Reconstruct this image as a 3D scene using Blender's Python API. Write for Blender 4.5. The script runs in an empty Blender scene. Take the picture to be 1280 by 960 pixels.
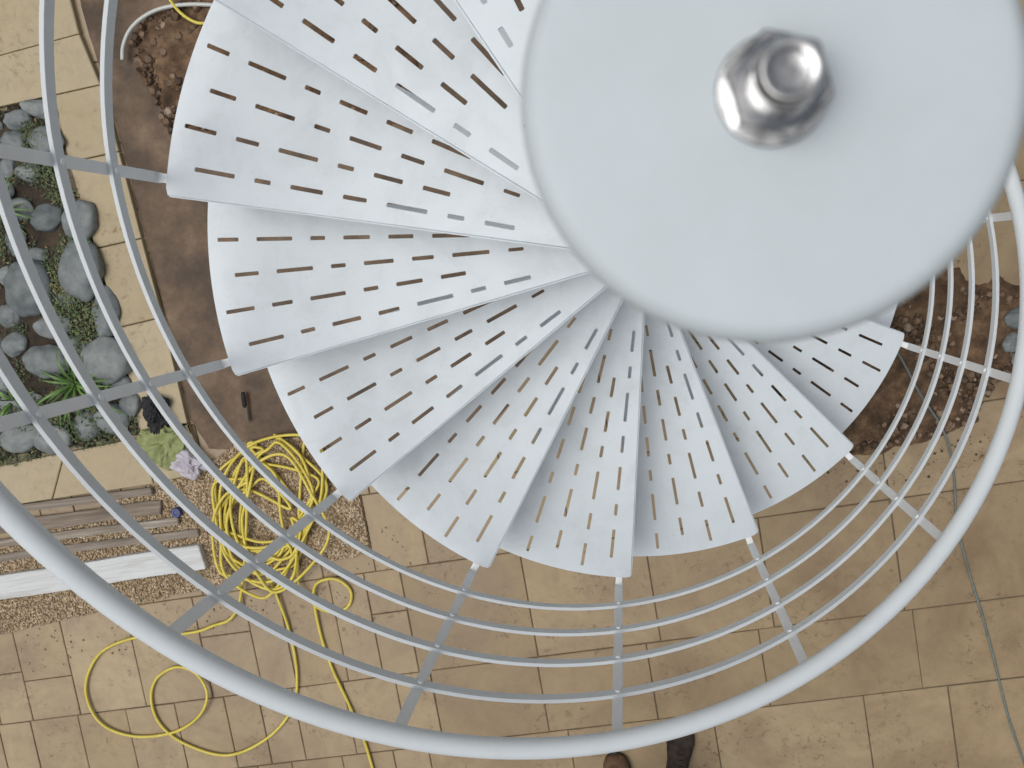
import bpy, bmesh, math, random
import numpy as np
from mathutils import Vector, Matrix, noise
random.seed(7)
S=bpy.context.scene; C=S.collection; PI=math.pi
R_=math.radians
# ---------------------------------------------------------------- camera solve
def rot(al,be):
    ca,sa,cb,sb=math.cos(al),math.sin(al),math.cos(be),math.sin(be)
    return np.array([[cb,0,sb],[0,1,0],[-sb,0,cb]])@np.array([[1,0,0],[0,ca,-sa],[0,sa,ca]])
def proj(p,P):
    q=rot(p[1],p[2]).T@np.array(P)
    return np.array([640+p[0]*q[0]/-q[2],480-p[0]*q[1]/-q[2]])
tips=[(208,243),(298,468),(445,625),(612,710),(790,725),(947,672),(1072,570),(1133,425)]
tops={2:(210,793),3:(492,912),4:(771,917),5:(1010,838),6:(1190,672)}
bots={0:(210,222),1:(285,457),2:(430,620),3:(600,712),4:(775,727),5:(942,680),6:(1066,572)}
rails=[(0,.19,(150,213)),(0,.385,(82,203)),(0,.585,(5,190)),(4,.19,(771,750)),(4,.385,(771,780)),(4,.585,(771,818)),(4,.785,(771,860)),(7,.785,(1237,463)),(7,.19,(1152,434)),(8,.785,(1240,268)),(2,.19,(385,655)),(2,.785,(270,745)),(1,.385,(122,492)),(1,.585,(45,512))]
p=np.array([1150,-.134,.121,.052,.074,2.3,.215,175.9,23.45,1.14,1.15,.25,.07,-2.])
def res(p):
    r=[]
    def cyl(R,phi,d): a=math.radians(phi); return (p[3]+R*math.cos(a),p[4]+R*math.sin(a),-d)
    for k,t in enumerate(tips): r+=list(proj(p,cyl(p[9],p[7]+k*p[8],p[5]+k*p[6]))-t)
    for k,t in tops.items(): r+=list((proj(p,cyl(p[10],p[7]+p[13]+k*p[8],p[5]+k*p[6]-1.0))-t)*.7)
    for k,t in bots.items(): r+=list((proj(p,cyl(p[10],p[7]+p[13]+k*p[8],p[5]+k*p[6]))-t)*.5)
    for k,fr,t in rails: r+=list((proj(p,cyl(p[10],p[7]+p[13]+k*p[8],p[5]+k*p[6]-fr))-t)*.7)
    r+=list(proj(p,(p[3],p[4],-p[11]))-(966,114))
    r.append(proj(p,(p[3]-p[12],p[4],-p[11]))[0]-647); r.append(proj(p,(p[3],p[4]-p[12],-p[11]))[1]-432)
    r.append((p[0]-1150)/15); r.append((p[11]-.24)*1000)
    return np.array(r)
lam=1.; r=res(p)
for it in range(150):
    J=np.zeros((len(r),len(p)))
    for i in range(len(p)):
        q=p.copy(); e=1e-5*max(1,abs(p[i])); q[i]+=e; J[:,i]=(res(q)-r)/e
    A=J.T@J; A+=lam*np.diag(np.diag(A)); dp=-np.linalg.solve(A,J.T@r)
    rn=res(p+dp)
    if rn@rn<r@r: p=p+dp; r=rn; lam=max(lam*.3,1e-9)
    else: lam*=4
F,AL,BE,AX,AY,D0,H,PHI0,DPHI,R,RR,DC,RC,DB=[float(x) for x in p]
G=D0+10*H                     # camera height above the ground
cd=bpy.data.cameras.new('camera'); cam=bpy.data.objects.new('camera',cd); C.objects.link(cam)
cam.location=(0,0,G); cam.rotation_mode='XYZ'; cam.rotation_euler=(AL,BE,0)
cd.sensor_width=36; cd.lens=F/1280*36; cd.clip_start=.02; cd.clip_end=500
cd.dof.use_dof=True; cd.dof.focus_distance=3.2; cd.dof.aperture_fstop=cd.lens/2.1
S.camera=cam
Rm=rot(AL,BE)
def gp(px,py,z=0.):
    v=Rm@np.array([(px-640)/F,-(py-480)/F,-1.]); t=(G-z)/-v[2]
    return Vector((v[0]*t,v[1]*t,z))
M2P=G/F      # metres per pixel on the ground
# ---------------------------------------------------------------- materials
def nodes(name):
    m=bpy.data.materials.new(name); m.use_nodes=True; nt=m.node_tree
    return m,nt,nt.nodes['Principled BSDF']
def noise_n(nt,scale,detail=6,rough=.6,co=None,dist=0):
    n=nt.nodes.new('ShaderNodeTexNoise'); n.inputs['Scale'].default_value=scale; n.inputs['Detail'].default_value=detail; n.inputs['Roughness'].default_value=rough
    n.inputs['Distortion'].default_value=dist
    if co is not None: nt.links.new(co,n.inputs['Vector'])
    return n
def ramp(nt,src,stops):
    r=nt.nodes.new('ShaderNodeValToRGB'); nt.links.new(src,r.inputs[0]); e=r.color_ramp.elements
    e[0].position,e[0].color=stops[0][0],(*stops[0][1],1); e[1].position,e[1].color=stops[-1][0],(*stops[-1][1],1)
    for pz,c in stops[1:-1]:
        x=e.new(pz); x.color=(*c,1)
    return r
def mix(nt,fac,a,b,mode='MIX'):
    n=nt.nodes.new('ShaderNodeMix'); n.data_type='RGBA'; n.blend_type=mode
    for s,v in ((n.inputs[0],fac),(n.inputs[6],a),(n.inputs[7],b)):
        if isinstance(v,(int,float)): s.default_value=v
        elif isinstance(v,tuple): s.default_value=(*v,1)
        else: nt.links.new(v,s)
    return n.outputs[2]
def mul(nt,src,v):
    mm=nt.nodes.new('ShaderNodeMath'); mm.operation='MULTIPLY'; nt.links.new(src,mm.inputs[0]); mm.inputs[1].default_value=v; return mm.outputs[0]
def objco(nt):
    return nt.nodes.new('ShaderNodeTexCoord').outputs['Object']
def geoco(nt): return nt.nodes.new('ShaderNodeNewGeometry').outputs['Position']
def bump(nt,b,src,strength,dist=.002):
    n=nt.nodes.new('ShaderNodeBump'); n.inputs['Strength'].default_value=strength; n.inputs['Distance'].default_value=dist
    nt.links.new(src,n.inputs['Height']); nt.links.new(n.outputs[0],b.inputs['Normal'])
def simple(name,stops,scale=10,rough=.6,bs=.3,bscale=None,metal=0,bd=.002,spec=.5,world=True):
    m,nt,b=nodes(name); co=geoco(nt) if world else objco(nt)
    n=noise_n(nt,scale,8,.65,co); r=ramp(nt,n.outputs['Fac'],stops); nt.links.new(r.outputs[0],b.inputs['Base Color'])
    b.inputs['Roughness'].default_value=rough; b.inputs['Metallic'].default_value=metal; b.inputs['Specular IOR Level'].default_value=spec
    if bs:
        n2=noise_n(nt,bscale or scale*4,6,.6,co); bump(nt,b,n2.outputs['Fac'],bs,bd)
    return m
# white powder coat, damp and faintly grubby; each tread carries its own marks
def paint(name,base,dirt,amt,spec=.5,rg=(.36,.5)):
    m,nt,b=nodes(name); co0=objco(nt); oi=nt.nodes.new('ShaderNodeObjectInfo')
    ad=nt.nodes.new('ShaderNodeVectorMath'); ad.operation='MULTIPLY_ADD'; nt.links.new(oi.outputs['Random'],ad.inputs[0]); ad.inputs[1].default_value=(31,17,9); nt.links.new(co0,ad.inputs[2]); co=ad.outputs[0]
    n1=noise_n(nt,9,8,.72,co,.5); r1=ramp(nt,n1.outputs['Fac'],[(.47,(0,0,0)),(.75,(1,1,1))])
    n2=noise_n(nt,70,4,.6,co); r2=ramp(nt,n2.outputs['Fac'],[(.62,(0,0,0)),(.74,(1,1,1))])
    f=mix(nt,.4,r1.outputs[0],r2.outputs[0],'MIX')
    nt.links.new(mix(nt,mul(nt,f,amt),base,dirt),b.inputs['Base Color'])
    rr=ramp(nt,n1.outputs['Fac'],[(.35,(rg[0],)*3),(.7,(rg[1],)*3)]); nt.links.new(rr.outputs[0],b.inputs['Roughness']); b.inputs['Specular IOR Level'].default_value=spec
    n3=noise_n(nt,700,2,.5,co); bump(nt,b,n3.outputs['Fac'],.08,.0005)
    return m
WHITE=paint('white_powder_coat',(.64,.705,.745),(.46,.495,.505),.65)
WHITE3=paint('white_handrail_paint',(.71,.765,.79),(.56,.58,.58),.4,.35,(.5,.65))
WHITE2=paint('white_rail_paint',(.72,.765,.785),(.56,.59,.59),.5,.12,(.8,.95))
WHITE4=paint('white_baluster_lightened',(.86,.885,.895),(.70,.72,.72),.4,.15,(.75,.9))  # same white, lightened to stand in for light the upright faces lack
m,nt,b=nodes('white_cap_plastic'); CAPM=m
n1=noise_n(nt,25,7,.7,objco(nt)); r1=ramp(nt,n1.outputs['Fac'],[(.35,(0,0,0)),(.7,(1,1,1))])
nt.links.new(mix(nt,r1.outputs[0],(.55,.615,.645),(.515,.575,.60)),b.inputs['Base Color'])
b.inputs['Roughness'].default_value=.55; b.inputs['Specular IOR Level'].default_value=.35
m,nt,b=nodes('chrome'); CHROME=m
b.inputs['Metallic'].default_value=1; n1=noise_n(nt,300,4,.6,objco(nt)); r=ramp(nt,n1.outputs['Fac'],[(.4,(.12,.12,.12)),(.7,(.24,.24,.24))]); nt.links.new(r.outputs[0],b.inputs['Roughness'])
n2=noise_n(nt,200,4,.7,objco(nt),1); r2=ramp(nt,n2.outputs['Fac'],[(.35,(.28,.285,.29)),(.55,(.43,.435,.44)),(.7,(.52,.53,.53))]); nt.links.new(r2.outputs[0],b.inputs['Base Color'])
# sandstone slabs
def stone(name,cols,stain,stain_amt,rough=(.45,.7)):
    m,nt,b=nodes(name); co=geoco(nt)
    at=nt.nodes.new('ShaderNodeAttribute'); at.attribute_name='tint'
    base=ramp(nt,at.outputs['Fac'],cols).outputs[0]
    n1=noise_n(nt,1.7,11,.66,co,1.0); r1=ramp(nt,n1.outputs['Fac'],[(.40,(0,0,0)),(.50,(.35,.35,.35)),(.68,(1,1,1))])
    n2=noise_n(nt,13,9,.75,co,.4); r2=ramp(nt,n2.outputs['Fac'],[(.3,(.80,.78,.75)),(.5,(.97,.97,.97)),(.72,(1.05,1.04,1.03))])
    n3=noise_n(nt,30,6,.75,co,.3); r3=ramp(nt,n3.outputs['Fac'],[(.53,(0,0,0)),(.66,(1,1,1))])
    n5=noise_n(nt,4.0,5,.6,co,.3); r5=ramp(nt,n5.outputs['Fac'],[(.48,(0,0,0)),(.60,(1,1,1))])
    c=mix(nt,1.0,base,r2.outputs[0],'MULTIPLY')
    c=mix(nt,mul(nt,r1.outputs[0],stain_amt),c,stain)
    spot=mix(nt,1.,r3.outputs[0],r5.outputs[0],'MULTIPLY')
    c=mix(nt,mul(nt,spot,.75),c,(stain[0]*.5,stain[1]*.43,stain[2]*.38))
    nt.links.new(c,b.inputs['Base Color'])
    rr=ramp(nt,n1.outputs['Fac'],[(.4,(rough[1],)*3),(.65,(rough[0],)*3)]); nt.links.new(rr.outputs[0],b.inputs['Roughness'])
    n4=noise_n(nt,90,8,.7,co); bump(nt,b,n4.outputs['Fac'],.3,.003)
    return m
PAVE=stone('sandstone_slab',[(0,(.30,.222,.122)),(.5,(.36,.272,.155)),(1,(.42,.33,.20))],(.19,.125,.068),.8,(.32,.6))
COPE=stone('pale_sandstone',[(0,(.40,.325,.195)),(1,(.46,.385,.245))],(.30,.23,.135),.4)
MORTAR=simple('mortar',[(.3,(.08,.06,.04)),(.7,(.15,.115,.078))],20,.9,.5)
GBASE=simple('gravel_bed',[(.3,(.16,.11,.06)),(.7,(.32,.23,.14))],60,.9,.5)
BROWN=simple('brown_concrete',[(.25,(.032,.018,.008)),(.42,(.070,.042,.022)),(.53,(.115,.072,.040)),(.62,(.165,.108,.063)),(.75,(.27,.19,.115))],4.2,.5,.5,40,bd=.006,spec=.3)
SOIL=simple('soil',[(.3,(.040,.023,.012)),(.5,(.115,.068,.036)),(.62,(.185,.115,.064)),(.75,(.27,.185,.11))],14,.9,.8,60,bd=.01)
DSOIL=simple('planting_soil',[(.3,(.018,.014,.010)),(.7,(.07,.05,.03))],12,.9,.8,60,bd=.01)
YELLOW=simple('yellow_hose_plastic',[(.3,(.58,.47,.05)),(.7,(.71,.60,.12))],14,.45,.1,200)
def rndcol(name,cols,rough=.7,nscale=25,bs=.4):
    m,nt,b=nodes(name); at=nt.nodes.new('ShaderNodeAttribute'); at.attribute_name='tint'
    base=ramp(nt,at.outputs['Fac'],cols).outputs[0]; n=noise_n(nt,nscale,6,.6,geoco(nt))
    r=ramp(nt,n.outputs['Fac'],[(.3,(.75,.75,.75)),(.7,(1.15,1.15,1.15))])
    nt.links.new(mix(nt,1.,base,r.outputs[0],'MULTIPLY'),b.inputs['Base Color']); b.inputs['Roughness'].default_value=rough
    if bs: bump(nt,b,n.outputs['Fac'],bs,.003)
    return m
GRAVEL=rndcol('gravel_stone',[(0,(.28,.195,.11)),(.35,(.40,.295,.18)),(.8,(.48,.38,.25)),(1,(.60,.52,.40))])
RUBBLE=rndcol('rubble_stone',[(0,(.050,.030,.017)),(.5,(.13,.080,.045)),(.85,(.20,.13,.078)),(1,(.31,.24,.17))])
LEAF=rndcol('ground_cover_leaf',[(0,(.018,.032,.010)),(.5,(.05,.085,.022)),(.85,(.11,.16,.045)),(1,(.20,.155,.06))],.6,40,0)
BLADE=rndcol('blade_leaf',[(0,(.05,.12,.02)),(1,(.14,.26,.06))],.45,30,0)
def obj_rand(name,a,b_,rough,scale):
    m,nt,b=nodes(name); oi=nt.nodes.new('ShaderNodeObjectInfo'); n=noise_n(nt,scale,8,.65,geoco(nt))
    base=mix(nt,oi.outputs['Random'],a,b_); r=ramp(nt,n.outputs['Fac'],[(.3,(.65,.65,.65)),(.7,(1.25,1.25,1.22))])
    nt.links.new(mix(nt,1.,base,r.outputs[0],'MULTIPLY'),b.inputs['Base Color']); b.inputs['Roughness'].default_value=rough
    bump(nt,b,n.outputs['Fac'],.25,.003); return m
COBBLE=obj_rand('grey_cobble',(.105,.125,.132),(.215,.235,.235),.55,22)
# ---------------------------------------------------------------- helpers
def mk(name,verts,faces,m,parent=None,smooth=False,tint=None):
    me=bpy.data.meshes.new(name); me.from_pydata([tuple(v) for v in verts],[],faces); me.materials.append(m)
    if smooth: me.polygons.foreach_set('use_smooth',[True]*len(me.polygons))
    if tint is not None:
        a=me.attributes.new('tint','FLOAT','FACE'); a.data.foreach_set('value',tint)
    me.update(); return put(name,me,parent)
def put(name,me,parent=None):
    o=bpy.data.objects.new(name,me); C.objects.link(o)
    if parent: o.parent=parent
    return o
def frombm(name,bm,m,parent=None,smooth=True,ang=40):
    me=bpy.data.meshes.new(name); bmesh.ops.recalc_face_normals(bm,faces=bm.faces); bm.to_mesh(me); bm.free(); me.materials.append(m)
    if smooth:
        me.polygons.foreach_set('use_smooth',[True]*len(me.polygons))
        try: me.set_sharp_from_angle(angle=R_(ang))
        except Exception: pass
    return put(name,me,parent)
def tag(o,label,cat,group=None,kind=None):
    if label: o['label']=label
    if cat: o['category']=cat
    if group: o['group']=group
    if kind: o['kind']=kind
    return o
def struct(o): o['kind']='structure'; return o
def empty(name,loc,rz=0):
    o=bpy.data.objects.new(name,None); C.objects.link(o); o.location=loc; o.rotation_euler=(0,0,rz); o.empty_display_size=.1; return o
def tube_data(pts,r,n=10,base=0,closed_caps=True):
    pts=[Vector(q) for q in pts]; vs=[];fs=[]; up=Vector((0,0,1)); prev=None
    for i,q in enumerate(pts):
        t=(pts[min(i+1,len(pts)-1)]-pts[max(i-1,0)]).normalized()
        if prev is None:
            a=up.cross(t); a=a if a.length>1e-3 else Vector((1,0,0)).cross(t)
        else: a=prev-t*prev.dot(t)
        a.normalize(); prev=a; b=t.cross(a); rr=r[i] if isinstance(r,(list,tuple)) else r
        for j in range(n):
            an=2*PI*j/n; vs.append(q+a*math.cos(an)*rr+b*math.sin(an)*rr)
    for i in range(len(pts)-1):
        for j in range(n):
            k=(j+1)%n; fs.append((base+i*n+j,base+i*n+k,base+(i+1)*n+k,base+(i+1)*n+j))
    if closed_caps:
        fs.append(tuple(base+j for j in range(n))[::-1]); fs.append(tuple(base+(len(pts)-1)*n+j for j in range(n)))
    return vs,fs
def tube(name,pts,r,m,parent=None,n=10):
    v,f=tube_data(pts,r,n); return mk(name,v,f,m,parent,True)
def catmull(pts,step=8):
    P=[Vector(q) for q in pts]; P=[P[0]*2-P[1]]+P+[P[-1]*2-P[-2]]; out=[]
    for i in range(1,len(P)-2):
        a,b,c,d=P[i-1:i+3]
        for s in range(step):
            t=s/step; out.append(.5*((2*b)+(c-a)*t+(2*a-5*b+4*c-d)*t*t+(3*b-a-3*c+d)*t**3))
    out.append(P[-2]); return out
def lathe(name,prof,n,m,parent=None,ang=40):
    vs=[];fs=[]; 
    for (r,z) in prof:
        for j in range(n): vs.append((r*math.cos(2*PI*j/n),r*math.sin(2*PI*j/n),z))
    for i in range(len(prof)-1):
        for j in range(n):
            k=(j+1)%n; fs.append((i*n+j,i*n+k,(i+1)*n+k,(i+1)*n+j))
    fs.append(tuple(range(n))[::-1]); fs.append(tuple((len(prof)-1)*n+j for j in range(n)))
    bm=bmesh.new(); V=[bm.verts.new(v) for v in vs]
    for f in fs:
        try: bm.faces.new([V[i] for i in f])
        except Exception: pass
    return frombm(name,bm,m,parent,True,ang)
def box_bm(bm,sx,sy,sz,mat=Matrix.Identity(4),bev=0,seg=2):
    r=bmesh.ops.create_cube(bm,size=1,matrix=mat@Matrix.Diagonal((sx,sy,sz,1)))
    if bev:
        es=list({e for v in r['verts'] for e in v.link_edges}); bmesh.ops.bevel(bm,geom=es,offset=bev,segments=seg,affect='EDGES')
# ---------------------------------------------------------------- the staircase
stair=empty('spiral_staircase',(AX,AY,0))
tag(stair,'white perforated metal spiral staircase seen from above, with helical rails and round capped centre post','staircase')
K0,K1=-3,9
def zt(k): return G-(D0+k*H)             # tread top height
def zphi(phi):                            # tread height continuous, by baluster angle (deg)
    return zt((phi-(PHI0+DB))/DPHI)
def rad(phi):                             # guard radius, drawn in slightly towards the top landing
    t=max(0,min(1,(PHI0+DB-phi)/30)); return RR*(1-.022*t*t*(3-2*t))
SPAN=25.2; RH=.05
# tread outline and slots (front tip on +x axis, body towards negative angles)
def tread_mesh():
    cu=bpy.data.curves.new('tread_curve','CURVE'); cu.dimensions='2D'; cu.fill_mode='BOTH'; cu.extrude=.0025
    def spl(pts):
        s=cu.splines.new('POLY'); s.points.add(len(pts)-1); s.use_cyclic_u=True
        for i,q in enumerate(pts): s.points[i].co=(q[0],q[1],0,1)
    out=[(.01,RH*.75),(R-.004,.001)]
    for i in range(1,33):
        a=-R_(SPAN)*i/32; out.append((R*math.cos(a),R*math.sin(a)))
    a=-R_(SPAN); hb=(RH*.75*math.sin(a),-RH*.75*math.cos(a)); out.append(hb)
    spl(out)
    seq=[.060,.090,.036,.072,.052,.088,.036,.064]
    for j,off in enumerate([3.6,8.6,13.6,18.6]):
        f=off/SPAN; a=-R_(off)
        o=Vector((R*math.cos(a),R*math.sin(a))); hub=Vector((0,RH*.75*(1-2*f)))
        d=(hub-o); L=d.length; d.normalize(); nrm=Vector((-d.y,d.x))
        s=(.060,.024,.060,.024)[j]; q=[1,3,0,4][j]; end=(.20,.28,.20,.30)[j]
        while True:
            l=seq[q%len(seq)]; w=.0048*(1 if s<L*.7 else .85)
            if s+l>L-end: break
            A=o+d*s; B=o+d*(s+l); c=d*.0018; e=nrm*(w-.0018)
            spl([tuple(A+nrm*(w-.0018)),tuple(A+c+nrm*w),tuple(B-c+nrm*w),tuple(B+e),tuple(B-e),tuple(B-c-nrm*w),tuple(A+c-nrm*w),tuple(A-e)])
            s+=l+.044; q+=1
    ob=bpy.data.objects.new('tmp',cu); C.objects.link(ob); dg=bpy.context.evaluated_depsgraph_get(); dg.update()
    me=bpy.data.meshes.new_from_object(ob.evaluated_get(dg)); C.objects.unlink(ob); bpy.data.objects.remove(ob)
    bm=bmesh.new(); bm.from_mesh(me)
    bmesh.ops.remove_doubles(bm,verts=bm.verts,dist=1e-5); bmesh.ops.recalc_face_normals(bm,faces=bm.faces)
    for v in bm.verts: v.co.z-=.0025
    for f in bm.faces: f.smooth=False
    n0=len(bm.faces)
    # folded front lip with a rounded bend
    A=Vector((.03,RH*.74)); B=Vector((R-.004,0)); d=B-A; L=d.length; an=math.atan2(d.y,d.x); mid=(A+B)/2; nn=Vector((-d.y,d.x)).normalized()*.0016
    box_bm(bm,L,.0065,.036,Matrix.Translation((mid.x+nn.x,mid.y+nn.y,-.0184))@Matrix.Rotation(an,4,'Z'),.003,3)
    out=bpy.data.meshes.new('tread'); bm.to_mesh(out); bm.free(); out.materials.clear(); out.materials.append(WHITE)
    sm=[i>=n0 for i in range(len(out.polygons))]
    out.polygons.foreach_set('use_smooth',sm); out.polygons.foreach_set('material_index',[0]*len(out.polygons))
    out.set_sharp_from_angle(angle=R_(40)); return out
TM=tread_mesh()
hexb=bmesh.new(); bmesh.ops.create_cone(hexb,cap_ends=True,segments=6,radius1=.007,radius2=.006,depth=.005,matrix=Matrix.Rotation(PI/2,4,'Y'))
BM=bpy.data.meshes.new('bolt'); hexb.to_mesh(BM); hexb.free(); BM.materials.append(WHITE4)
bb=bmesh.new(); box_bm(bb,.006,.0235,1.0-.02+.03,Matrix.Translation((0,0,(1.0-.02-.03)/2)),.001)
BAL=bpy.data.meshes.new('baluster'); bb.to_mesh(BAL); bb.free(); BAL.materials.append(WHITE4)
for k in range(K0,K1+1):
    a=R_(PHI0+DPHI*k)
    t=put('tread',TM,stair); t.location=(0,0,zt(k)); t.rotation_euler=(0,0,a)
    ab=a+R_(DB); rk=rad(PHI0+DPHI*k+DB)
    bl=put('baluster',BAL,stair); bl.location=(rk*math.cos(ab),rk*math.sin(ab),zt(k)); bl.rotation_euler=(0,0,ab)
    br=bmesh.new(); box_bm(br,RR-R+.03,.020,.004,Matrix.Translation(((R-RR)/2-.012,0,-.012)),.001)
    brk=frombm('bracket',br,WHITE4,bl,False)
    for fr in (.19,.385,.585,.785):
        bo=put('bolt',BM,bl); bo.location=(-.0140,0,fr)
    hb_=lathe('hub_collar',[(.040,-.04),(.045,-.038),(.045,-H+.02),(.040,-H+.018)][::-1],28,WHITE,stair); hb_.location=(0,0,zt(k)+.03)
def helix(f,p0,p1,step=2.5):
    n=int((p1-p0)/step); out=[]
    for i in range(n+1):
        ph=p0+(p1-p0)*i/n; out.append((ph,zphi(ph)+f))
    return out
P0=PHI0+DB+DPHI*(K0-.3); P1=PHI0+DB+DPHI*(K1+.15)
for fr in (.19,.385,.585,.785):
    vs=[];fs=[]; hw,hh=.0045,.0150; c=.0005
    sec=[(-hw+c,-hh),(hw-c,-hh),(hw,-hh+c),(hw,hh-c),(hw-c,hh),(-hw+c,hh),(-hw,hh-c),(-hw,-hh+c)]
    hx=helix(fr,P0,P1,2)
    for ph,z in hx:
        rc=rad(ph)-.0075
        for x,y in sec: vs.append(((rc+x)*math.cos(R_(ph)),(rc+x)*math.sin(R_(ph)),z+y))
    for i in range(len(hx)-1):
        for j in range(8):
            k=(j+1)%8; fs.append((i*8+j,i*8+k,(i+1)*8+k,(i+1)*8+j))
    fs.append(tuple(range(8))[::-1]); fs.append(tuple((len(hx)-1)*8+j for j in range(8)))
    bm=bmesh.new(); V=[bm.verts.new(v) for v in vs]; [bm.faces.new([V[i] for i in f]) for f in fs]
    frombm('helical_rail',bm,WHITE2,stair,True,30)
tube('handrail',[(rad(ph)*math.cos(R_(ph)),rad(ph)*math.sin(R_(ph)),z) for ph,z in helix(1.0,P0,P1,2)],.0213,WHITE3,stair,24)
zc=G-DC
post=lathe('centre_post',[(.036,-.002),(.036,zc-.02)],40,WHITE,stair); 
pr=[(RC*.9,-.030),(RC*.985,-.028),(RC,-.024),(RC,-.0075)]
for i in range(1,13):
    a=i/12*PI/2; pr.append((RC*(.90+.10*math.cos(a)),-.0075+.0070*math.sin(a)))
pr+=[(RC*.84,-.0003),(RC*.7,-.0001),(RC*.2,0)]
cap=lathe('post_cap',pr,128,CAPM,stair,80); cap.location=(0,0,zc)
rh=RC*.172
lathe('washer',[(rh*1.20,0),(rh*1.27,.0003),(rh*1.27,.0012),(rh*1.24,.0015),(rh*.9,.0016)],56,CHROME,cap,30)
bm=bmesh.new(); bmesh.ops.create_cone(bm,cap_ends=True,segments=6,radius1=rh*1.20,radius2=rh*1.20,depth=.0095,matrix=Matrix.Translation((0,0,.0066))@Matrix.Rotation(.3,4,'Z')); bmesh.ops.bevel(bm,geom=list(bm.edges),offset=.00045,segments=1,affect='EDGES')
frombm('hex_nut',bm,CHROME,cap,False)
lathe('nut_chamfer',[(rh*.98,.01135),(rh*1.0,.0117),(rh*.78,.0128),(rh*.70,.0128)],48,CHROME,cap,20)
T0=.0275
prof=[(rh*.64,.0112),(rh*.64,T0-.0065)]
for i in range(4): prof+=[(rh*.64,T0-.0065+i*.0013),(rh*.685,T0-.0065+i*.0013+.00065)]
prof+=[(rh*.67,T0-.0010),(rh*.60,T0),(rh*.52,T0+.0001),(rh*.40,T0-.0003),(rh*.38,T0-.0016),(rh*.20,T0-.0018),(rh*.06,T0-.0018)]
lathe('stud_end',prof,44,CHROME,cap,35)
# ---------------------------------------------------------------- ground and paving
def plane(name,s,z,m):
    return mk(name,[(-s,-s,z),(s,-s,z),(s,s,z),(-s,s,z)],[(0,1,2,3)],m)
struct(plane('ground',150,-.0045,MORTAR))
def inpoly(x,y,P):
    c=False; n=len(P)
    for i in range(n):
        a=P[i];b=P[i-1]
        if (a[1]>y)!=(b[1]>y) and x<(b[0]-a[0])*(y-a[1])/(b[1]-a[1])+a[0]: c=not c
    return c
def W(pts): return [gp(*q) for q in pts]
vs=[];fs=[];ti=[]
th=R_(10.0); cu_,su_=math.cos(th),math.sin(th)
rs=random.Random(3)
def slab(u0,u1,v0,v1,t):
    g=.0022; j=lambda: rs.uniform(-.0012,.0012); b=len(vs); dz=rs.uniform(-.0012,.0012)
    q=[(u0+g+j(),v0+g+j()),(u1-g+j(),v0+g+j()),(u1-g+j(),v1-g+j()),(u0+g+j(),v1-g+j())]
    cx,cy=(u0+u1)/2,(v0+v1)/2
    for (u,v) in q: vs.append((u*cu_-v*su_,u*su_+v*cu_,-.02))
    for (u,v) in q: vs.append((u*cu_-v*su_,u*su_+v*cu_,-.002+dz))
    for (u,v) in q:
        u+=.003*(1 if u<cx else -1); v+=.003*(1 if v<cy else -1); vs.append((u*cu_-v*su_,u*su_+v*cu_,dz))
    for i in range(4):
        k=(i+1)%4; fs.append((b+i,b+k,b+4+k,b+4+i)); fs.append((b+4+i,b+4+k,b+8+k,b+8+i)); ti.extend([t,t])
    fs.append((b+8,b+9,b+10,b+11)); ti.append(t)
v=-7.12
while v<6:
    hh=rs.choice([.50,.44,.50,.36]); u=-7.+rs.uniform(0,.3)
    while u<7:
        if u<-1.25:
            lt=.45+.55*rs.random(); w=rs.choice([.17,.25,.34,.25])
            if hh>.42 and rs.random()<.35: 
                s=rs.choice([.5,.6,.4]); slab(u,u+w,v,v+hh*s,lt); slab(u,u+w,v+hh*s,v+hh,.4+.6*rs.random())
            else: slab(u,u+w,v,v+hh,lt)
        else:
            w=rs.choice([.5,.56,.66,.5,.36]); slab(u,u+w,v,v+hh,rs.random()*.8)
        u+=w
    v+=hh
struct(mk('paving',vs,fs,PAVE,None,False,ti))
def flat(name,poly,m,z):
    P=W(poly); P=[Vector((q.x,q.y,z)) for q in P]; out=[]
    for i in range(len(P)):
        a=P[i]; b=P[(i+1)%len(P)]; n=max(1,int((b-a).length/.04))
        for s in range(n):
            q=a.lerp(b,s/n); out.append((q.x+.006*noise.noise(q*14),q.y+.006*noise.noise(q*14+Vector((5,0,0))),z))
    bm=bmesh.new(); f=bm.faces.new([bm.verts.new(q) for q in out]); bmesh.ops.triangulate(bm,faces=[f]); 
    for f in bm.faces:
        if f.normal.z<0: f.normal_flip()
    me=bpy.data.meshes.new(name); bm.to_mesh(me); bm.free(); me.materials.append(m); return put(name,me)
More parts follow.
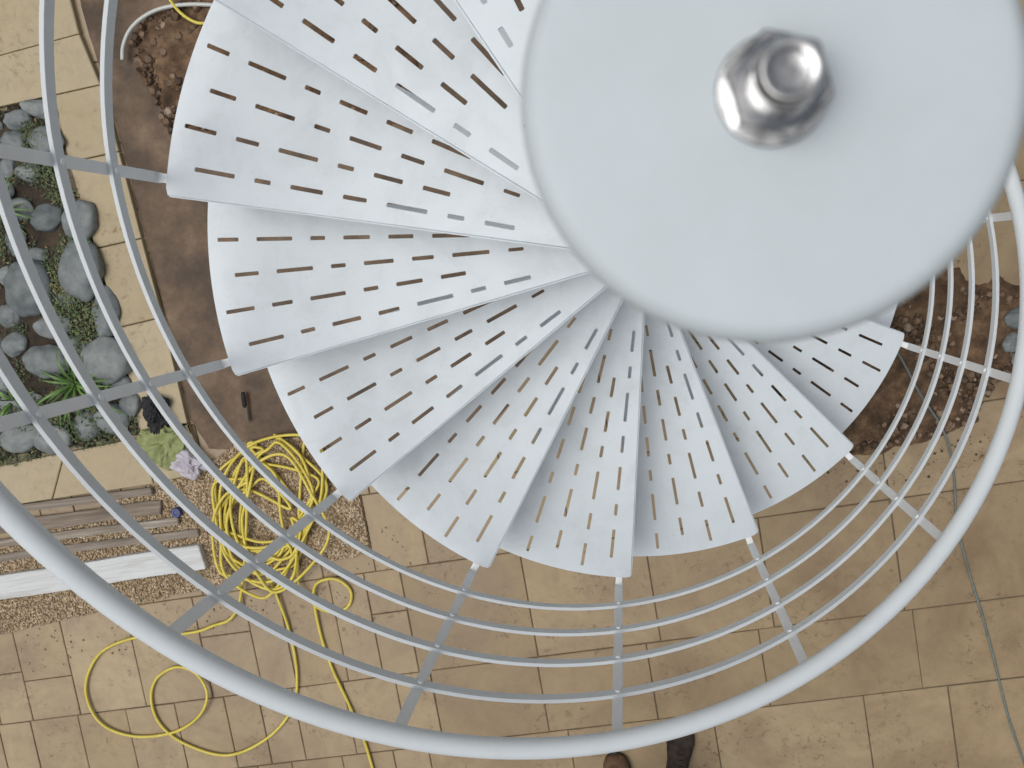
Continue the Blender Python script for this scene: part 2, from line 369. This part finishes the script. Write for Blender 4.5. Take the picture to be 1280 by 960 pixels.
def sheet(name,poly,m,z0,amp,fscale,res=.03,edge=.08):
    P=W(poly); xs=[q.x for q in P]; ys=[q.y for q in P]; x0,x1,y0,y1=min(xs),max(xs),min(ys),max(ys)
    nx=int((x1-x0)/res)+1; ny=int((y1-y0)/res)+1; idx={};V=[];Fs=[]
    def dist(x,y):
        d=9
        for i in range(len(P)):
            a=P[i];b=P[i-1]; ab=b.xy-a.xy; t=max(0,min(1,(Vector((x,y))-a.xy).dot(ab)/max(ab.length_squared,1e-9))); d=min(d,(Vector((x,y))-a.xy-ab*t).length)
        return d
    for i in range(nx+1):
        for j in range(ny+1):
            x=x0+i*res;y=y0+j*res
            nz=noise.fractal(Vector((x*fscale,y*fscale,3)),1,2,6)
            wob=.06*noise.fractal(Vector((x*6,y*6,9)),1,2,3)
            if inpoly(x+wob,y+wob,P):
                e=min(1,dist(x+wob,y+wob)/edge); idx[i,j]=len(V); V.append((x,y,z0-.012+e*(.014+amp*(.5+.6*nz))))
    for (i,j) in idx:
        if all(q in idx for q in ((i+1,j),(i+1,j+1),(i,j+1))): Fs.append((idx[i,j],idx[i+1,j],idx[i+1,j+1],idx[i,j+1]))
    return mk(name,V,Fs,m,None,True)
struct(flat('concrete_strip',[(60,-200),(105,20),(132,108),(154,185),(182,295),(208,395),(238,523),(262,560),(330,566),(420,608),(560,600),(640,500),(700,300),(690,-200)],BROWN,.004))
BEDP=[(-230,160),(0,138),(72,120),(84,190),(125,320),(168,470),(180,545),(0,582),(-230,620)]
struct(sheet('planting_bed',BEDP,DSOIL,.012,.03,5,.03))
SOILP=[(1090,320),(1180,330),(1330,362),(1420,370),(1420,455),(1290,472),(1238,484),(1222,534),(1150,556),(1050,582),(1010,525),(900,440),(860,200),(1000,100),(1090,120)]
struct(sheet('soil',SOILP,SOIL,.006,.07,5,.012,.12))
SOIL2=[(158,60),(176,18),(230,-10),(300,-80),(520,-80),(520,160),(300,170),(215,185),(186,130)]
struct(sheet('soil_patch',SOIL2,SOIL,.008,.05,6,.014,.10))
GRP=[(110,640),(178,612),(200,590),(262,580),(300,552),(400,545),(445,600),(458,660),(462,690),(370,712),(270,732),(130,762),(0,792),(-150,825),(-150,700),(0,690)]
struct(flat('gravel_base',GRP,GBASE,.008))
def stones(name,poly,n,r0,r1,m,label,cat,z=.008,seed=1,h=.6,pw=1):
    rr=random.Random(seed); P=W(poly); xs=[q.x for q in P]; ys=[q.y for q in P]; V=[];Fs=[];T=[]
    c=0
    while c<n:
        x=rr.uniform(min(xs),max(xs)); y=rr.uniform(min(ys),max(ys))
        if not inpoly(x,y,P): continue
        c+=1; r=r0+(r1-r0)*rr.random()**pw; b=len(V); an=rr.uniform(0,6.3); t=rr.random(); zz=z+rr.uniform(0,r*.6); nn=6
        ring=[(math.cos(an+i*PI*2/nn)*r*rr.uniform(.7,1.15),math.sin(an+i*PI*2/nn)*r*rr.uniform(.7,1.15)) for i in range(nn)]
        for (a,e) in ring: V.append((x+a,y+e,zz-r*.1))
        for (a,e) in ring: V.append((x+a*.6,y+e*.6,zz+r*h*rr.uniform(.6,1.15)))
        for i in range(nn):
            k=(i+1)%nn; Fs.append((b+i,b+k,b+nn+k,b+nn+i)); T.append(t)
        Fs.append(tuple(b+nn+i for i in range(nn))); T.append(t)
    o=mk(name,V,Fs,m,None,False,T); tag(o,label,cat,None,'stuff'); return o
stones('gravel',GRP,24000,.004,.0085,GRAVEL,'loose golden gravel strewn between the paving slabs and the boards','gravel',.009,2)
stones('gravel',[(-20,800),(270,738),(462,696),(480,650),(520,700),(480,740),(280,790),(0,850)],130,.003,.007,GRAVEL,'stray bits of gravel scattered on the slabs beside the gravel bed','gravel',.003,12,.6,2)
stones('rubble',[(1090,345),(1330,378),(1400,440),(1240,478),(1214,525),(1150,545),(1060,568),(950,440)],5200,.003,.022,RUBBLE,'broken brown stones and clods on the bare soil patch at right','rubble',.028,5,.6,4)
stones('rubble',[(1010,540),(1060,575),(1160,560),(1240,535),(1290,480),(1300,520),(1240,570),(1120,610),(1020,600)],150,.002,.007,RUBBLE,'crumbs of soil spilled onto the slabs below the bare soil patch','rubble',.002,15,.7,3)
stones('rubble',[(165,60),(182,25),(240,0),(300,-60),(500,-60),(500,140),(300,155),(218,170),(192,120)],1700,.004,.030,RUBBLE,'broken stones and dirt beneath the upper treads at top left','rubble',.018,8,.7,4)
# pale coping slabs round the planted bed
def coping(quads):
    V=[];Fs=[];T=[]; rr=random.Random(4)
    for q in quads:
        P=W(q); cx=sum((x for x in P),Vector())/4; b=len(V); t=rr.random(); hgt=.03+rr.uniform(0,.002)
        P=[cx+(x-cx)*(1-.003/max((x-cx).length,.01)) for x in P]
        for x in P: V.append((x.x,x.y,0))
        for x in P: V.append((x.x,x.y,hgt-.003))
        for x in P:
            y=cx+(x-cx)*(1-.005/(x-cx).length); V.append((y.x,y.y,hgt))
        for i in range(4):
            k=(i+1)%4; Fs+= [(b+i,b+k,b+4+k,b+4+i),(b+4+i,b+4+k,b+8+k,b+8+i)]; T+=[t,t]
        Fs.append((b+8,b+9,b+10,b+11)); T.append(t)
    bm=bmesh.new(); me=bpy.data.meshes.new('x'); me.from_pydata(V,[],Fs); at=me.attributes.new('tint','FLOAT','FACE'); at.data.foreach_set('value',T)
    bm.from_mesh(me); bmesh.ops.recalc_face_normals(bm,faces=bm.faces); bm.to_mesh(me); bm.free(); me.materials.append(COPE)
    return struct(put('stone_coping',me))
coping([[(72,120),(130,107),(153,190),(90,204)],[(90,204),(153,190),(181,298),(123,311)],[(123,311),(181,298),(207,396),(152,409)],[(152,409),(207,396),(238,528),(180,545)],
 [(-10,75),(104,44),(130,107),(-10,138)],[(-10,0),(88,-18),(104,44),(-10,75)],[(-150,-20),(-10,-80),(-10,75),(-150,105)],[(-150,105),(-10,75),(-10,138),(-150,160)],[(-10,-80),(70,-90),(88,-18),(-10,0)],
 [(180,545),(238,528),(262,588),(196,603)],[(85,564),(180,545),(196,603),(70,622)],[(-30,588),(85,564),(70,622),(-30,638)],[(-150,610),(-30,588),(-30,638),(-150,660)]])
# cobbles
def cobble_mesh(seed):
    bm=bmesh.new(); bmesh.ops.create_icosphere(bm,subdivisions=4,radius=1); o=Vector((seed*3.1,seed,0))
    for v in bm.verts:
        n=v.co.normalized(); d=1+.26*noise.noise(n*.9+o)+.10*noise.noise(n*2.1+o)
        v.co=n*d; v.co.z=math.copysign(abs(v.co.z)**.85,v.co.z)
    me=bpy.data.meshes.new('cobble'); bm.to_mesh(me); bm.free(); me.materials.append(COBBLE); me.polygons.foreach_set('use_smooth',[True]*len(me.polygons)); return me
CM=[cobble_mesh(i) for i in range(7)]
known=[(22,150,16,11),(50,136,20,10),(57,177,22,17),(18,178,15,13),(100,275,20,24),(58,273,20,15),(103,335,27,33),(36,360,28,33),(68,408,22,15),(132,390,16,30),(60,452,28,20),(134,448,29,27),(24,548,28,17),(66,548,28,17),(109,532,15,17),(142,524,20,18),(20,300,13,20),(88,432,15,12),(163,505,13,14),(15,505,18,12),(20,430,16,14),(12,395,14,14),(36,215,14,11),(8,240,10,12),(84,372,14,10),(95,505,14,10),(40,500,13,9),(152,480,13,11),(45,320,14,10),(8,345,10,12),(110,440,11,12),(10,210,9,12)]
rr=random.Random(11); BW=W(BEDP); placed=[(gp(a,b),max(c,d)*M2P) for a,b,c,d in known]
tries=0; extra=[]
while len(extra)<32 and tries<6000:
    tries+=1; a,b=rr.uniform(-200,165),rr.uniform(130,600); q=gp(a,b); s=rr.uniform(9,18)
    if inpoly(q.x,q.y,BW) and all((q-w).length>(s*M2P+r)*.92 for w,r in placed): extra.append((a,b,s,s*rr.uniform(.7,1))); placed.append((q,s*M2P))
for i,(a,b,sx,sy) in enumerate(known+extra):
    o=put('cobble',CM[i%7]); rx,ry=sx*M2P*1.15,sy*M2P*1.15; hz=min(rx,ry)*.55; o.location=gp(a,b,.02+hz*.5); o.scale=(rx,ry,hz); o.rotation_euler=(rr.uniform(-.15,.15),rr.uniform(-.15,.15),rr.uniform(-.25,.25))
    tag(o,'smooth blue grey cobble lying among the plants in the pebble bed','cobble','cobbles in the planted pebble bed')
for i,(a,b,sx,sy,lb) in enumerate([(1272,398,17,13,'upper grey stone at the right edge of the bare soil patch'),(1266,428,13,11,'middle grey stone at the right edge of the bare soil patch'),(1276,452,12,10,'lower grey stone at the right edge of the bare soil patch')]):
    o=put('rock',CM[(i*2+1)%7]); rx,ry=sx*M2P,sy*M2P; o.location=gp(a,b,.05); o.scale=(rx,ry,min(rx,ry)*.7); o.rotation_euler=(.1,.2,i); tag(o,lb,'rock')
# ground cover leaves
def cover():
    V=[];Fs=[];T=[]; q=0; rr=random.Random(9); xs=[w.x for w in BW]; ys=[w.y for w in BW]
    while q<26000:
        x=rr.uniform(min(xs),max(xs)); y=rr.uniform(min(ys),max(ys))
        if not inpoly(x,y,BW): continue
        d=noise.fractal(Vector((x*3.5,y*3.5,1)),1,2,4)
        if d<rr.uniform(-.25,.25): continue
        q+=1; s=rr.uniform(.004,.011); an=rr.uniform(0,6.3); z=.03+rr.uniform(0,.045)*max(.2,min(1,.5+d*1.5)); tl=rr.uniform(-.6,.9)
        dx,dy=math.cos(an)*s,math.sin(an)*s; b=len(V)
        V+= [(x,y,z),(x+dx-dy*.4,y+dy+dx*.4,z+s*tl*.5),(x+dx*2,y+dy*2,z+s*tl),(x+dx+dy*.4,y+dy-dx*.4,z+s*tl*.5)]
        Fs.append((b,b+1,b+2,b+3)); T.append(min(1,max(0,.35+d*.5+rr.uniform(-.3,.3)))if rr.random()>.08 else 1.)
    tag(mk('ground_cover',V,Fs,LEAF,None,False,T),'low green creeping plants growing between the cobbles','ground cover',None,'stuff')
cover()
def blades(px,py,n,L,label,group=None,flower=False,seed=0):
    rr=random.Random(seed); V=[];Fs=[];T=[]
    for i in range(n):
        an=rr.uniform(0,2*PI); l=L*rr.uniform(.6,1.1); w=.007*rr.uniform(.7,1.2); h=l*rr.uniform(.25,.7); dr=Vector((math.cos(an),math.sin(an),0)); sd=Vector((-dr.y,dr.x,0)); b=len(V); t=rr.random(); ns=7
        for s in range(ns+1):
            u=s/ns; c=dr*l*u*(.6+.4*u)+Vector((0,0,.01+h*math.sin(u*PI*.72)*(1-.35*u))); ww=w*(1-u**3)*(.6+.8*u if u<.5 else 1)+.0004
            V+= [tuple(c-sd*ww),tuple(c+Vector((0,0,-ww*.5))),tuple(c+sd*ww)]
        for s in range(ns):
            a=b+s*3; Fs+= [(a,a+1,a+4,a+3),(a+1,a+2,a+5,a+4)]; T+=[t,t]
    q=gp(px,py,.03)
    e=empty('leafy_plant',q); tag(e,label,'plant',group)
    mk('leaves',V,Fs,BLADE,e,True,T)
    if flower:
        tube('flower_stem',[(0,0,0),(.03,.02,.15),(.05,.05,.26)],.003,BLADE,e,6)
        FL=simple('blue_petal',[(.3,(.10,.10,.5)),(.7,(.2,.2,.75))],40,.5,0)
        V=[];Fs=[]
        for i in range(40):
            an=rr.uniform(0,6.3); el=rr.uniform(-.3,1.4); d=Vector((math.cos(an)*math.cos(el),math.sin(an)*math.cos(el),math.sin(el))); s=d.orthogonal().normalized()*.007; c=Vector((.05,.05,.26)); b=len(V)
            V+= [tuple(c),tuple(c+d*.02+s),tuple(c+d*.035),tuple(c+d*.02-s)]; Fs.append((b,b+1,b+2,b+3))
        mk('flower_head',V,Fs,FL,e)
blades(98,478,34,.20,'bright green strappy plant near the lower end of the pebble bed',seed=1)
blades(8,262,22,.16,'small strappy green plant at the left edge of the pebble bed',seed=2)
blades(20,500,16,.12,'strappy plant with a small blue flower in the bottom left of the pebble bed',flower=True,seed=3)
blades(135,500,12,.13,'small green tuft beside the coping slab in the pebble bed',seed=4)
# ---------------------------------------------------------------- hoses and cable
HR=.0068
def hose(name,px,r,m,label,cat,z0=.012,zf=None,step=8,n=10):
    pts=[gp(a[0],a[1],z0+(a[2] if len(a)>2 else 0)) for a in px]
    o=tube(name,catmull(pts,step),r,m,None,n); tag(o,label,cat); return o
rr=random.Random(22); path=[]
path+= [(470,975,0),(455,925,0),(436,880,0),(415,835,0),(400,790,0),(392,745,.01),(398,728,.015),(420,724,.01),(438,738,0),(436,757,0),(418,765,0),(398,760,.01),(385,745,.02),(372,715,.02)]
loops=[(345,602,62,58,.2),(316,644,58,94,-.5),(354,640,48,64,.9),(302,618,36,58,-.2),(332,678,62,66,.6),(360,606,48,60,-.8),(310,708,44,40,.1),(340,636,66,96,.4),(296,664,34,66,-.6),(350,690,40,48,1.1),(325,600,54,44,.0),(345,655,58,84,-.2)]
for i,(lx,ly,rx,ry,tilt) in enumerate(loops):
    nx=loops[min(i+1,len(loops)-1)]
    for s in range(9):
        f=s/9; cx=lx+(nx[0]-lx)*f; cy=ly+(nx[1]-ly)*f; ax=rx+(nx[2]-rx)*f; ay=ry+(nx[3]-ry)*f
        an=-1.2+2*PI*f*(-1 if i in(4,8) else 1); x=ax*math.cos(an); y=ay*math.sin(an); x,y=x*math.cos(tilt)-y*math.sin(tilt)*.6,y*math.cos(tilt*.6)+x*math.sin(tilt)*.6
        path.append((cx+x+rr.uniform(-9,9),cy+y+rr.uniform(-9,9),.010+.045*(i/len(loops))+.016*rr.random()))
path+= [(300,750,.02),(262,784,.005),(215,794,0),(165,798,0),(124,818,0),(107,860,0),(124,902,0),(165,920,0),(215,916,.0),(248,896,.018),(259,868,.018),(245,842,0),(220,834,0),(196,848,0),(189,874,0),(200,905,.0),(232,930,0),(285,944,0),(335,922,0),(366,884,0),(371,840,.0),(362,790,0),(348,750,.01),(335,722,.03),(322,700,.06)]
hose('garden_hose',path,HR,YELLOW,'long yellow hose coiled in a heap on the gravel with loops trailing over the paving','hose',.014)
hose('garden_hose',[(190,-60),(205,-18),(214,2),(228,18),(245,28),(262,30),(300,40),(360,30)],HR,YELLOW,'short run of yellow hose crossing the dirt at the top left of the staircase','hose',.05)
m,nt,b=nodes('clear_plastic_pipe'); b.inputs['Base Color'].default_value=(.50,.52,.49,1); b.inputs['Roughness'].default_value=.25
hose('clear_pipe',[(153,75),(154,58),(162,38),(178,22),(200,11),(228,6),(262,6),(330,12)],.009,m,'clear plastic pipe curving over the dark dirt at top left','pipe',.045)
CAB=simple('grey_cable_rubber',[(.3,(.10,.13,.12)),(.7,(.17,.20,.19))],20,.6,0)
hose('electric_cable',[(1085,400,.06),(1120,438,.08),(1150,492,.06),(1180,540,.02),(1192,590,0),(1196,650,0),(1210,710,0),(1228,770,0),(1244,830,0),(1256,880,0),(1268,920,0),(1292,985,0)],.005,CAB,'thin grey green cable trailing over the soil and paving at right','cable',.008)
# ---------------------------------------------------------------- boards
def wood(name,a,b_,c):
    m,nt,b=nodes(name); tc=nt.nodes.new('ShaderNodeTexCoord'); mp=nt.nodes.new('ShaderNodeMapping'); mp.inputs['Scale'].default_value=(1.2,22,22); nt.links.new(tc.outputs['Object'],mp.inputs[0])
    n=noise_n(nt,2.5,9,.7,mp.outputs[0],.3); r=ramp(nt,n.outputs['Fac'],[(.33,a),(.5,b_),(.68,c)]); nt.links.new(r.outputs[0],b.inputs['Base Color']); b.inputs['Roughness'].default_value=.75; bump(nt,b,n.outputs['Fac'],.5,.004); return m
WGREY=wood('weathered_grey_wood',(.13,.11,.085),(.24,.20,.16),(.34,.30,.25)); WWHT=wood('white_painted_wood',(.46,.46,.43),(.60,.62,.62),(.66,.68,.68)); WFLK=wood('flaking_white_wood',(.15,.12,.09),(.28,.235,.185),(.48,.46,.42)); WRED=wood('brown_wood',(.11,.08,.06),(.20,.16,.12),(.31,.26,.205))
def board(pa,pb,w,h,z,m,label,sd=0):
    A=gp(*pa,z);B=gp(*pb,z); d=B-A; L=d.length; bm=bmesh.new(); box_bm(bm,L,w,h,Matrix.Translation((0,0,h/2)),.003)
    bmesh.ops.subdivide_edges(bm,edges=[e for e in bm.edges if e.calc_length()>L*.8],cuts=30)
    for v in bm.verts:
        v.co.y+=.010*noise.noise(Vector((v.co.x*2.5,z*9+sd,1)))+.003*noise.noise(Vector((v.co.x*15,v.co.y*20,sd))); v.co.z+=.003*noise.noise(Vector((v.co.x*2,v.co.y*9,4)))
        if v.co.x>L*.49: v.co.x+=.03*noise.noise(Vector((v.co.y*60,sd,2)))
    o=frombm('board',bm,m,None,True,30); o.location=(A+B)/2; o.rotation_euler=(0,0,math.atan2(d.y,d.x)); tag(o,label,'board','old boards stacked by the gravel')
board((-150,756),(260,693),.115,.04,.014,WWHT,'wide clean white painted beam, the lowest of the boards beside the gravel',1)
board((-150,716),(250,664),.036,.018,.013,WGREY,'grey weathered board directly above the wide white beam',2)
board((-150,697),(225,650),.036,.02,.015,WFLK,'board with flaking paint between the grey board and the brown one',3)
board((-150,676),(205,634),.064,.018,.012,WRED,'broad brown weathered board in the middle of the stacked boards',4)
board((-150,655),(192,614),.034,.025,.014,WGREY,'weathered grey brown board against the edge of the pale coping',5)
# ---------------------------------------------------------------- small litter
def crumple(name,px,py,sx,sy,h,m,label,cat,seed,rz=0,fr=2.0):
    bm=bmesh.new(); bmesh.ops.create_icosphere(bm,subdivisions=6,radius=1); o=Vector((seed*5.3,seed*1.7,0))
    for v in bm.verts:
        n=v.co.normalized(); d=.85+.6*noise.noise(n*1.4+o)+.4*(noise.ridged_multi_fractal(n*fr+o,1,2,3,1,2)-.8)*.55
        v.co=Vector((n.x*d*sx,n.y*d*sy,max(-.35,n.z*d)*h))
    o=frombm(name,bm,m,None,True,180); o.location=gp(px,py,.03+h*.35); o.rotation_euler=(0,0,rz); tag(o,label,cat); return o
GRN=simple('olive_cloth',[(.3,(.16,.19,.06)),(.7,(.32,.35,.16))],30,.8,.5); LIL=simple('lilac_cloth',[(.3,(.38,.35,.41)),(.7,(.58,.55,.60))],30,.8,.5); BLK=simple('black_cloth',[(.3,(.006,.006,.007)),(.7,(.03,.03,.035))],60,.8,.8)
crumple('work_glove',204,556,.125,.095,.05,GRN,'crumpled olive green work glove on the coping corner','glove',1,.5)
crumple('rag',234,576,.105,.06,.045,LIL,'crumpled pale lilac rag beside the green glove','rag',2,-.3)
crumple('black_bag',196,515,.075,.085,.05,BLK,'crumpled black bag above the green glove on the coping','bag',3,.2,4)
BLU=simple('blue_plastic',[(.3,(.01,.02,.10)),(.7,(.03,.05,.22))],30,.4,0)
bc=lathe('bottle_cap',[(.022,0),(.024,.003),(.024,.016),(.020,.020),(.012,.020),(.010,.017)],32,BLU); bc.location=gp(222,640,.016); tag(bc,'small dark blue plastic cap lying on the gravel near the boards','bottle cap')
e=empty('hand_trowel',gp(307,506,.02),R_(-84)); tag(e,'small dark hand tool lying on the brown concrete left of the treads','hand tool')
STL=simple('dark_steel',[(.3,(.03,.025,.02)),(.7,(.09,.07,.05))],40,.5,.2,metal=.6)
tube('handle',[(-.06,0,.012),(-.04,0,.013),(0,0,.012),(.01,0,.012)],[.008,.011,.011,.007],BLK,e,10)
bm=bmesh.new(); box_bm(bm,.07,.018,.004,Matrix.Translation((.045,0,.01)),.0015); frombm('blade',bm,STL,e,False)
# ---------------------------------------------------------------- person below the handrail (only the boots reach into the photo)
tR=gp(853,905); tL=gp(768,940); mid=(tR+tL)/2; mid.y=(tR.y+tL.y)/2-.2; mid.z=0
pe=empty('person',mid); tag(pe,'person in dark work boots and dark trousers standing on the paving below the handrail','person')
LEA=simple('dark_boot_leather',[(.3,(.02,.016,.013)),(.7,(.06,.045,.035))],30,.8,.4,spec=.2); BRL=simple('brown_boot_leather',[(.3,(.06,.035,.02)),(.7,(.15,.09,.055))],30,.8,.4,spec=.2)
SOLE=simple('rubber_sole',[(.3,(.02,.02,.02)),(.7,(.05,.045,.04))],30,.8,.3)
JEAN=simple('dark_trouser_cloth',[(.3,(.02,.024,.035)),(.7,(.05,.055,.075))],30,.85,.5); JACK=simple('grey_jacket_cloth',[(.3,(.10,.11,.12)),(.7,(.18,.19,.2))],20,.85,.4)
SKIN=simple('skin',[(.3,(.50,.30,.21)),(.7,(.60,.38,.28))],30,.5,.2); HAIR=simple('brown_hair',[(.3,(.03,.018,.01)),(.7,(.09,.055,.03))],60,.7,.6)
def shoe(toe,m,rz):
    e=Vector(toe)-mid
    prof=[(0,.030,.075),(.02,.037,.095),(.06,.040,.115),(.10,.039,.112),(.14,.042,.090),(.18,.049,.072),(.22,.053,.060),(.255,.050,.052),(.280,.038,.042),(.292,.020,.028)]
    V=[];Fs=[];n=20
    for (y,w,h) in prof:
        w*=1.2
        for j in range(n):
            a=2*PI*j/n; ca,sa=math.cos(a),math.sin(a); x=w*math.copysign(abs(ca)**.75,ca); z=.022+(h-.022)*(max(sa,0)**.85) if sa>0 else .022-.002*abs(sa)
            V.append((x,y-.292,z))
    for i in range(len(prof)-1):
        for j in range(n):
            k=(j+1)%n; Fs.append((i*n+j,i*n+k,(i+1)*n+k,(i+1)*n+j))
    Fs+= [tuple(range(n))[::-1],tuple((len(prof)-1)*n+j for j in range(n))]
    o=mk('boot',V,Fs,m,pe,True); o.location=(e.x,e.y,0); o.rotation_euler=(0,0,rz); md=o.modifiers.new('s','SUBSURF'); md.levels=1; md.render_levels=1
    out=[]
    for i in range(40):
        a=2*PI*i/40; y=-.146+.152*math.sin(a); u=(y+.292)/.292; w=1.2*np.interp(u,[0,.2,.45,.75,.95,1.05],[.02,.040,.038,.054,.036,.012]); out.append((w*math.copysign(1,math.cos(a))*min(1,abs(math.cos(a))*2.2+.05),y))
    V=[(x,y,.001) for x,y in out]+[(x,y,.022) for x,y in out]; nn=len(out)
    Fs=[(i,(i+1)%nn,nn+(i+1)%nn,nn+i) for i in range(nn)]+[tuple(range(nn))[::-1],tuple(range(nn,2*nn))]
    mk('sole',V,Fs,SOLE,o)
    for i in range(4):
        y=-.292+.135+.022*i; z=.096-.010*i; tube('lace',[(-.018,y,z-.004),(0,y+.003,z+.003),(.018,y,z-.004)],.0022,SOLE,o,6)
    c=Vector((e.x,e.y,0))+Matrix.Rotation(rz,3,'Z')@Vector((0,-.225,0)); return c
aR=shoe(tR,LEA,R_(-6)); aL=shoe(tL,BRL,R_(10))
# body: one skinned surface
J=[];E=[];RD=[]
def jv(co,r,par=None):
    J.append(co); RD.append(r)
    if par is not None: E.append((par,len(J)-1))
    return len(J)-1
pel=jv((0,-.02,.97),(.15,.11)); ab_=jv((0,-.02,1.12),(.135,.10),pel); ch=jv((0,-.01,1.32),(.155,.11),ab_); sh_=jv((0,-.01,1.45),(.10,.08),ch); nk=jv((0,0,1.53),(.055,.058),sh_); hd=jv((0,.02,1.64),(.075,.092),nk); ht=jv((0,.015,1.74),(.062,.075),hd)
for s,foot in ((1,aR),(-1,aL)):
    hp=jv((s*.10,-.02,.90),(.092,.095),pel); kn=jv(((s*.11+foot.x)/2,foot.y*.5+.03,.49),(.062,.066),hp); ank=jv((foot.x,foot.y,.13),(.050,.054),kn); jv((foot.x,foot.y,.075),(.048,.052),ank)
    so=jv((s*.19,-.01,1.42),(.06,.06),sh_); el=jv((s*.27,-.04,1.14),(.045,.045),so); wr=jv((s*.27,.08,.92),(.030,.026),el); pm=jv((s*.265,.11,.86),(.018,.036),wr)
    for i,(dy,l) in enumerate(((.035,.07),(.013,.08),(-.008,.075),(-.028,.058))):
        a=jv((s*.262,.115+dy,.82),(.0095,.0095),pm); b2=jv((s*.252,.125+dy,.82-l*.55),(.0085,.0085),a); jv((s*.235,.128+dy,.82-l),(.007,.007),b2)
    a=jv((s*.250,.145,.855),(.011,.011),pm); jv((s*.238,.17,.82),(.009,.009),a)
me=bpy.data.meshes.new('body'); me.from_pydata(J,E,[]); ob=bpy.data.objects.new('body_tmp',me); C.objects.link(ob)
sk=ob.modifiers.new('sk','SKIN'); sk.use_smooth_shade=True; sv=me.skin_vertices[0].data
for i,rd in enumerate(RD): sv[i].radius=rd
sv[0].use_root=True
ss=ob.modifiers.new('ss','SUBSURF'); ss.levels=2; ss.render_levels=2
dg=bpy.context.evaluated_depsgraph_get(); dg.update(); bme=bpy.data.meshes.new_from_object(ob.evaluated_get(dg)); bpy.data.objects.remove(ob)
bme.materials.clear(); [bme.materials.append(x) for x in (JEAN,JACK,SKIN)]
for pl in bme.polygons:
    c=pl.center; pl.use_smooth=True
    if c.z>1.50 or (abs(c.x)>.215 and c.z<.91 and c.y>.04): pl.material_index=2
    elif c.z>.93 : pl.material_index=1
    else: pl.material_index=0
body=put('body',bme,pe)
bm=bmesh.new(); bmesh.ops.create_icosphere(bm,subdivisions=4,radius=1)
for v in bm.verts:
    d=1+.08*noise.noise(v.co*6); v.co=Vector((v.co.x*.086*d,v.co.y*.103*d-.012,v.co.z*.085*d+1.735))
frombm('hair',bm,HAIR,pe,True,180)
for s in (-1,1):
    bm=bmesh.new(); bmesh.ops.create_uvsphere(bm,u_segments=12,v_segments=8,radius=.011,matrix=Matrix.Translation((s*.030,.098,1.655))); frombm('eye',bm,simple('eye_white',[(.3,(.6,.6,.6)),(.7,(.7,.7,.7))],5,.2,0),pe)
    bm=bmesh.new(); bmesh.ops.create_icosphere(bm,subdivisions=2,radius=1,matrix=Matrix.Translation((s*.083,.01,1.645))@Matrix.Diagonal((.012,.02,.032,1))); frombm('ear',bm,SKIN,pe)
bm=bmesh.new(); bmesh.ops.create_cone(bm,segments=8,radius1=.016,radius2=.007,depth=.045,cap_ends=True,matrix=Matrix.Translation((0,.112,1.632))@Matrix.Rotation(R_(-15),4,'X')); frombm('nose',bm,SKIN,pe)
# ---------------------------------------------------------------- light: overcast
w=bpy.data.worlds.new('World'); S.world=w; w.use_nodes=True; nt=w.node_tree; bg=nt.nodes['Background']
sky=nt.nodes.new('ShaderNodeTexSky'); sky.sky_type='NISHITA'; sky.sun_disc=False; sky.sun_elevation=R_(72); sky.sun_rotation=R_(270); sky.dust_density=6; sky.air_density=1.2; sky.ozone_density=.6
hs=nt.nodes.new('ShaderNodeHueSaturation'); hs.inputs['Saturation'].default_value=.4; nt.links.new(sky.outputs[0],hs.inputs['Color']); nt.links.new(hs.outputs[0],bg.inputs[0]); bg.inputs[1].default_value=.09
sl=bpy.data.lights.new('sun','SUN'); sl.energy=1.1; sl.angle=R_(42); sl.color=(1,.985,.965); so=bpy.data.objects.new('sun',sl); C.objects.link(so)
el,az=R_(72),R_(270); dvec=Vector((math.sin(az)*math.cos(el),math.cos(az)*math.cos(el),math.sin(el))); so.rotation_euler=dvec.to_track_quat('Z','Y').to_euler(); so.location=(0,0,10)
S.view_settings.view_transform='Standard'; S.view_settings.look='None'; S.view_settings.exposure=0
